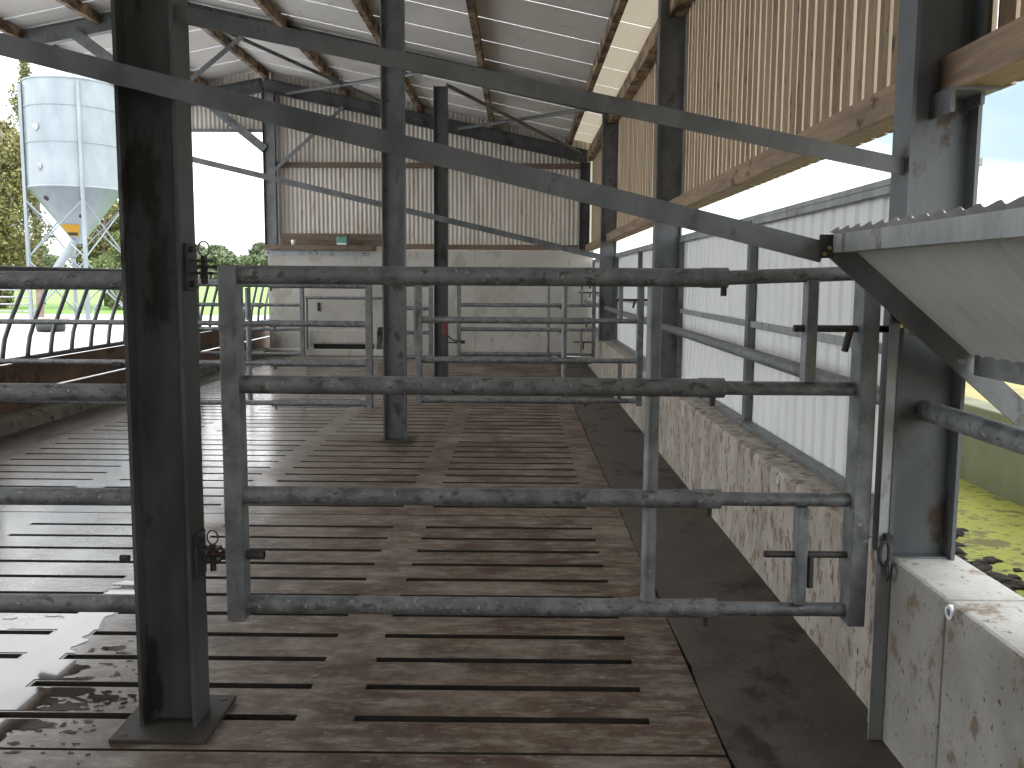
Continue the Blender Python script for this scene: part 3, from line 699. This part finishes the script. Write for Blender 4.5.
# trees
def tree(loc, h, crown_w, z_lo, n, leaf, m, label, name='tree', blobs=9, group=None, seed=1):
    r = random.Random(seed); x, y, z = loc
    t = thing(name, loc, label, 'tree', group)
    tr = MB(); tr.path([(x, y, z), (x + .1*crown_w*r.uniform(-1,1)*.3, y, z + h*.35), (x + .1*crown_w*r.uniform(-1,1), y, z + h*.9)], max(.05, h*.016), 8)
    for b in range(5):
        a = r.uniform(0, 2*pi); zz = z + h*r.uniform(.3,.6)
        tr.path([(x, y, zz), (x + crown_w*.28*math.cos(a), y + crown_w*.28*math.sin(a), zz + h*.22)], max(.02, h*.006), 6)
    tr.build('trunk', bark, t)
    lb = MB(); cs = []; fat = 1.45 if h < 8 and crown_w > 10 else 1.
    for b in range(blobs):
        a = r.uniform(0, 2*pi); q = math.sqrt(r.random())*crown_w*.36; zz = z + z_lo + (h - z_lo)*(b + .5)/blobs
        taper = math.sin(pi*min(.95, max(.16, (zz - z)/h)))**.6
        cs.append((x + q*taper*math.cos(a), y + q*taper*math.sin(a), zz, crown_w*.28*taper*fat, (h - z_lo)/blobs*1.25))
    for i in range(n):
        cx, cy, cz, rr, rz = cs[i % blobs]
        d = Vector((r.gauss(0,1), r.gauss(0,1), r.gauss(0,1))).normalized()*(r.random()**.4)
        p = Vector((cx + d.x*rr, cy + d.y*rr, cz + d.z*rz))
        if p.z < z + .05: continue
        u = Vector((r.gauss(0,1), r.gauss(0,1), r.gauss(0,1))).normalized(); w = u.cross(Vector((r.gauss(0,1), r.gauss(0,1), r.gauss(0,1)))).normalized()
        s = leaf*r.uniform(.6, 1.3)
        lb.poly([p - u*s, p + w*s*.5, p + u*s, p - w*s*.5])
    lb.build('foliage', m, t)
    return t
tree((-26.8, 50, -.04), 13.2, 3.4, 3.5, 5000, .11, leaf_pale, 'tall thin pale-leaved tree rising beside the silo', blobs=12, seed=3)
tree((-25.2, 43.5, -.04), 9.4, 5.4, .2, 20000, .115, leaf_olive, 'broad olive tree standing beyond the yard gate', blobs=12, seed=5)
tree((-22.0, 47.5, -.04), 7.4, 4.4, .2, 14000, .11, leaf_olive, 'bushy olive tree behind the silo cone', blobs=10, seed=8)
tree((-19.0, 43.5, -.04), 3.4, 3.8, .1, 8000, .10, leaf_green, 'low green bush between the silo legs', name='bush', blobs=8, seed=9)
hx = random.Random(2)
for i in range(13):
    x, y, h, w = -100 + 5.6*i, 150 + (i % 3)*21, hx.uniform(5.4, 6.4) + (i % 3)*.8, 11.5
    tree((x, y, gz(x, y)), h, w, .0, 7000, .42, leaf_far, 'distant hedgerow tree along the far side of the green field', blobs=9, seed=20+i, group='distant hedgerow trees')
# ------------------------------------------------------------------ sky
w = bpy.data.worlds.new('World'); bpy.context.scene.world = w; w.use_nodes = True
nt = w.node_tree; bg = nt.nodes['Background']
tc = nt.nodes.new('ShaderNodeTexCoord'); sp = nt.nodes.new('ShaderNodeSeparateXYZ'); nt.links.new(tc.outputs['Generated'], sp.inputs[0])
v = nt.nodes.new('ShaderNodeMapping'); v.inputs['Scale'].default_value = (1,1,2.6); nt.links.new(tc.outputs['Generated'], v.inputs['Vector'])
cl = noise_tex(nt, v.outputs['Vector'], 2.4, 6, .55, .3)
col = ramp(nt, cl, [(.34, (.30,.375,.42)), (.47, (.80,.84,.87)), (.6, (1.05,1.05,1.05))])
# one bank of blue-grey cloud low over the open side
sb = nt.nodes.new('ShaderNodeVectorMath'); sb.operation = 'SUBTRACT'; nt.links.new(tc.outputs['Generated'], sb.inputs[0]); sb.inputs[1].default_value = (.47, .871, .145)
sc_ = nt.nodes.new('ShaderNodeVectorMath'); sc_.operation = 'MULTIPLY'; nt.links.new(sb.outputs[0], sc_.inputs[0]); sc_.inputs[1].default_value = (1, 1, 5.5)
ln = nt.nodes.new('ShaderNodeVectorMath'); ln.operation = 'LENGTH'; nt.links.new(sc_.outputs[0], ln.inputs[0])
dd = math_n(nt, 'ADD', ln.outputs['Value'], math_n(nt, 'MULTIPLY', math_n(nt, 'SUBTRACT', cl, .5), .5))
col = mix(nt, ramp(nt, dd, [(.12, .9), (.40, 0.)]), col, (.19,.26,.30))
up = math_n(nt, 'MAXIMUM', sp.outputs['Z'], 0.)
lum = math_n(nt, 'ADD', math_n(nt, 'MULTIPLY', up, 1.6), 1.0)
nt.links.new(col, bg.inputs['Color']); nt.links.new(math_n(nt, 'MULTIPLY', lum, 1.0), bg.inputs['Strength'])
# ------------------------------------------------------------------ camera
cam = bpy.data.cameras.new('Camera'); co = bpy.data.objects.new('Camera', cam); C.objects.link(co)
p_, y_, r_ = .1089, -.0067, .0068
cy, sy_ = math.cos(y_), math.sin(y_); cp, sp_ = math.cos(p_), math.sin(p_)
fw = Vector((sy_*cp, cy*cp, -sp_)); r0 = Vector((cy, -sy_, 0)); u0 = r0.cross(fw)
r = r0*math.cos(r_) + u0*math.sin(r_); u = -r0*math.sin(r_) + u0*math.cos(r_)
co.matrix_world = Matrix(((r.x, u.x, -fw.x, 0), (r.y, u.y, -fw.y, 0), (r.z, u.z, -fw.z, 1.4995), (0,0,0,1)))
cam.shift_y = -6.58/1024
cam.sensor_width = 36; cam.lens = 890/1024*36; cam.clip_start = .05; cam.clip_end = 1000
S = bpy.context.scene; S.camera = co
for o in bpy.data.objects:
    if '_o' in o.keys(): del o['_o']
vs = S.view_settings; vs.view_transform = 'Standard'; vs.look = 'None'; vs.gamma = 1.; vs.use_curve_mapping = False
vs.exposure = 1.3
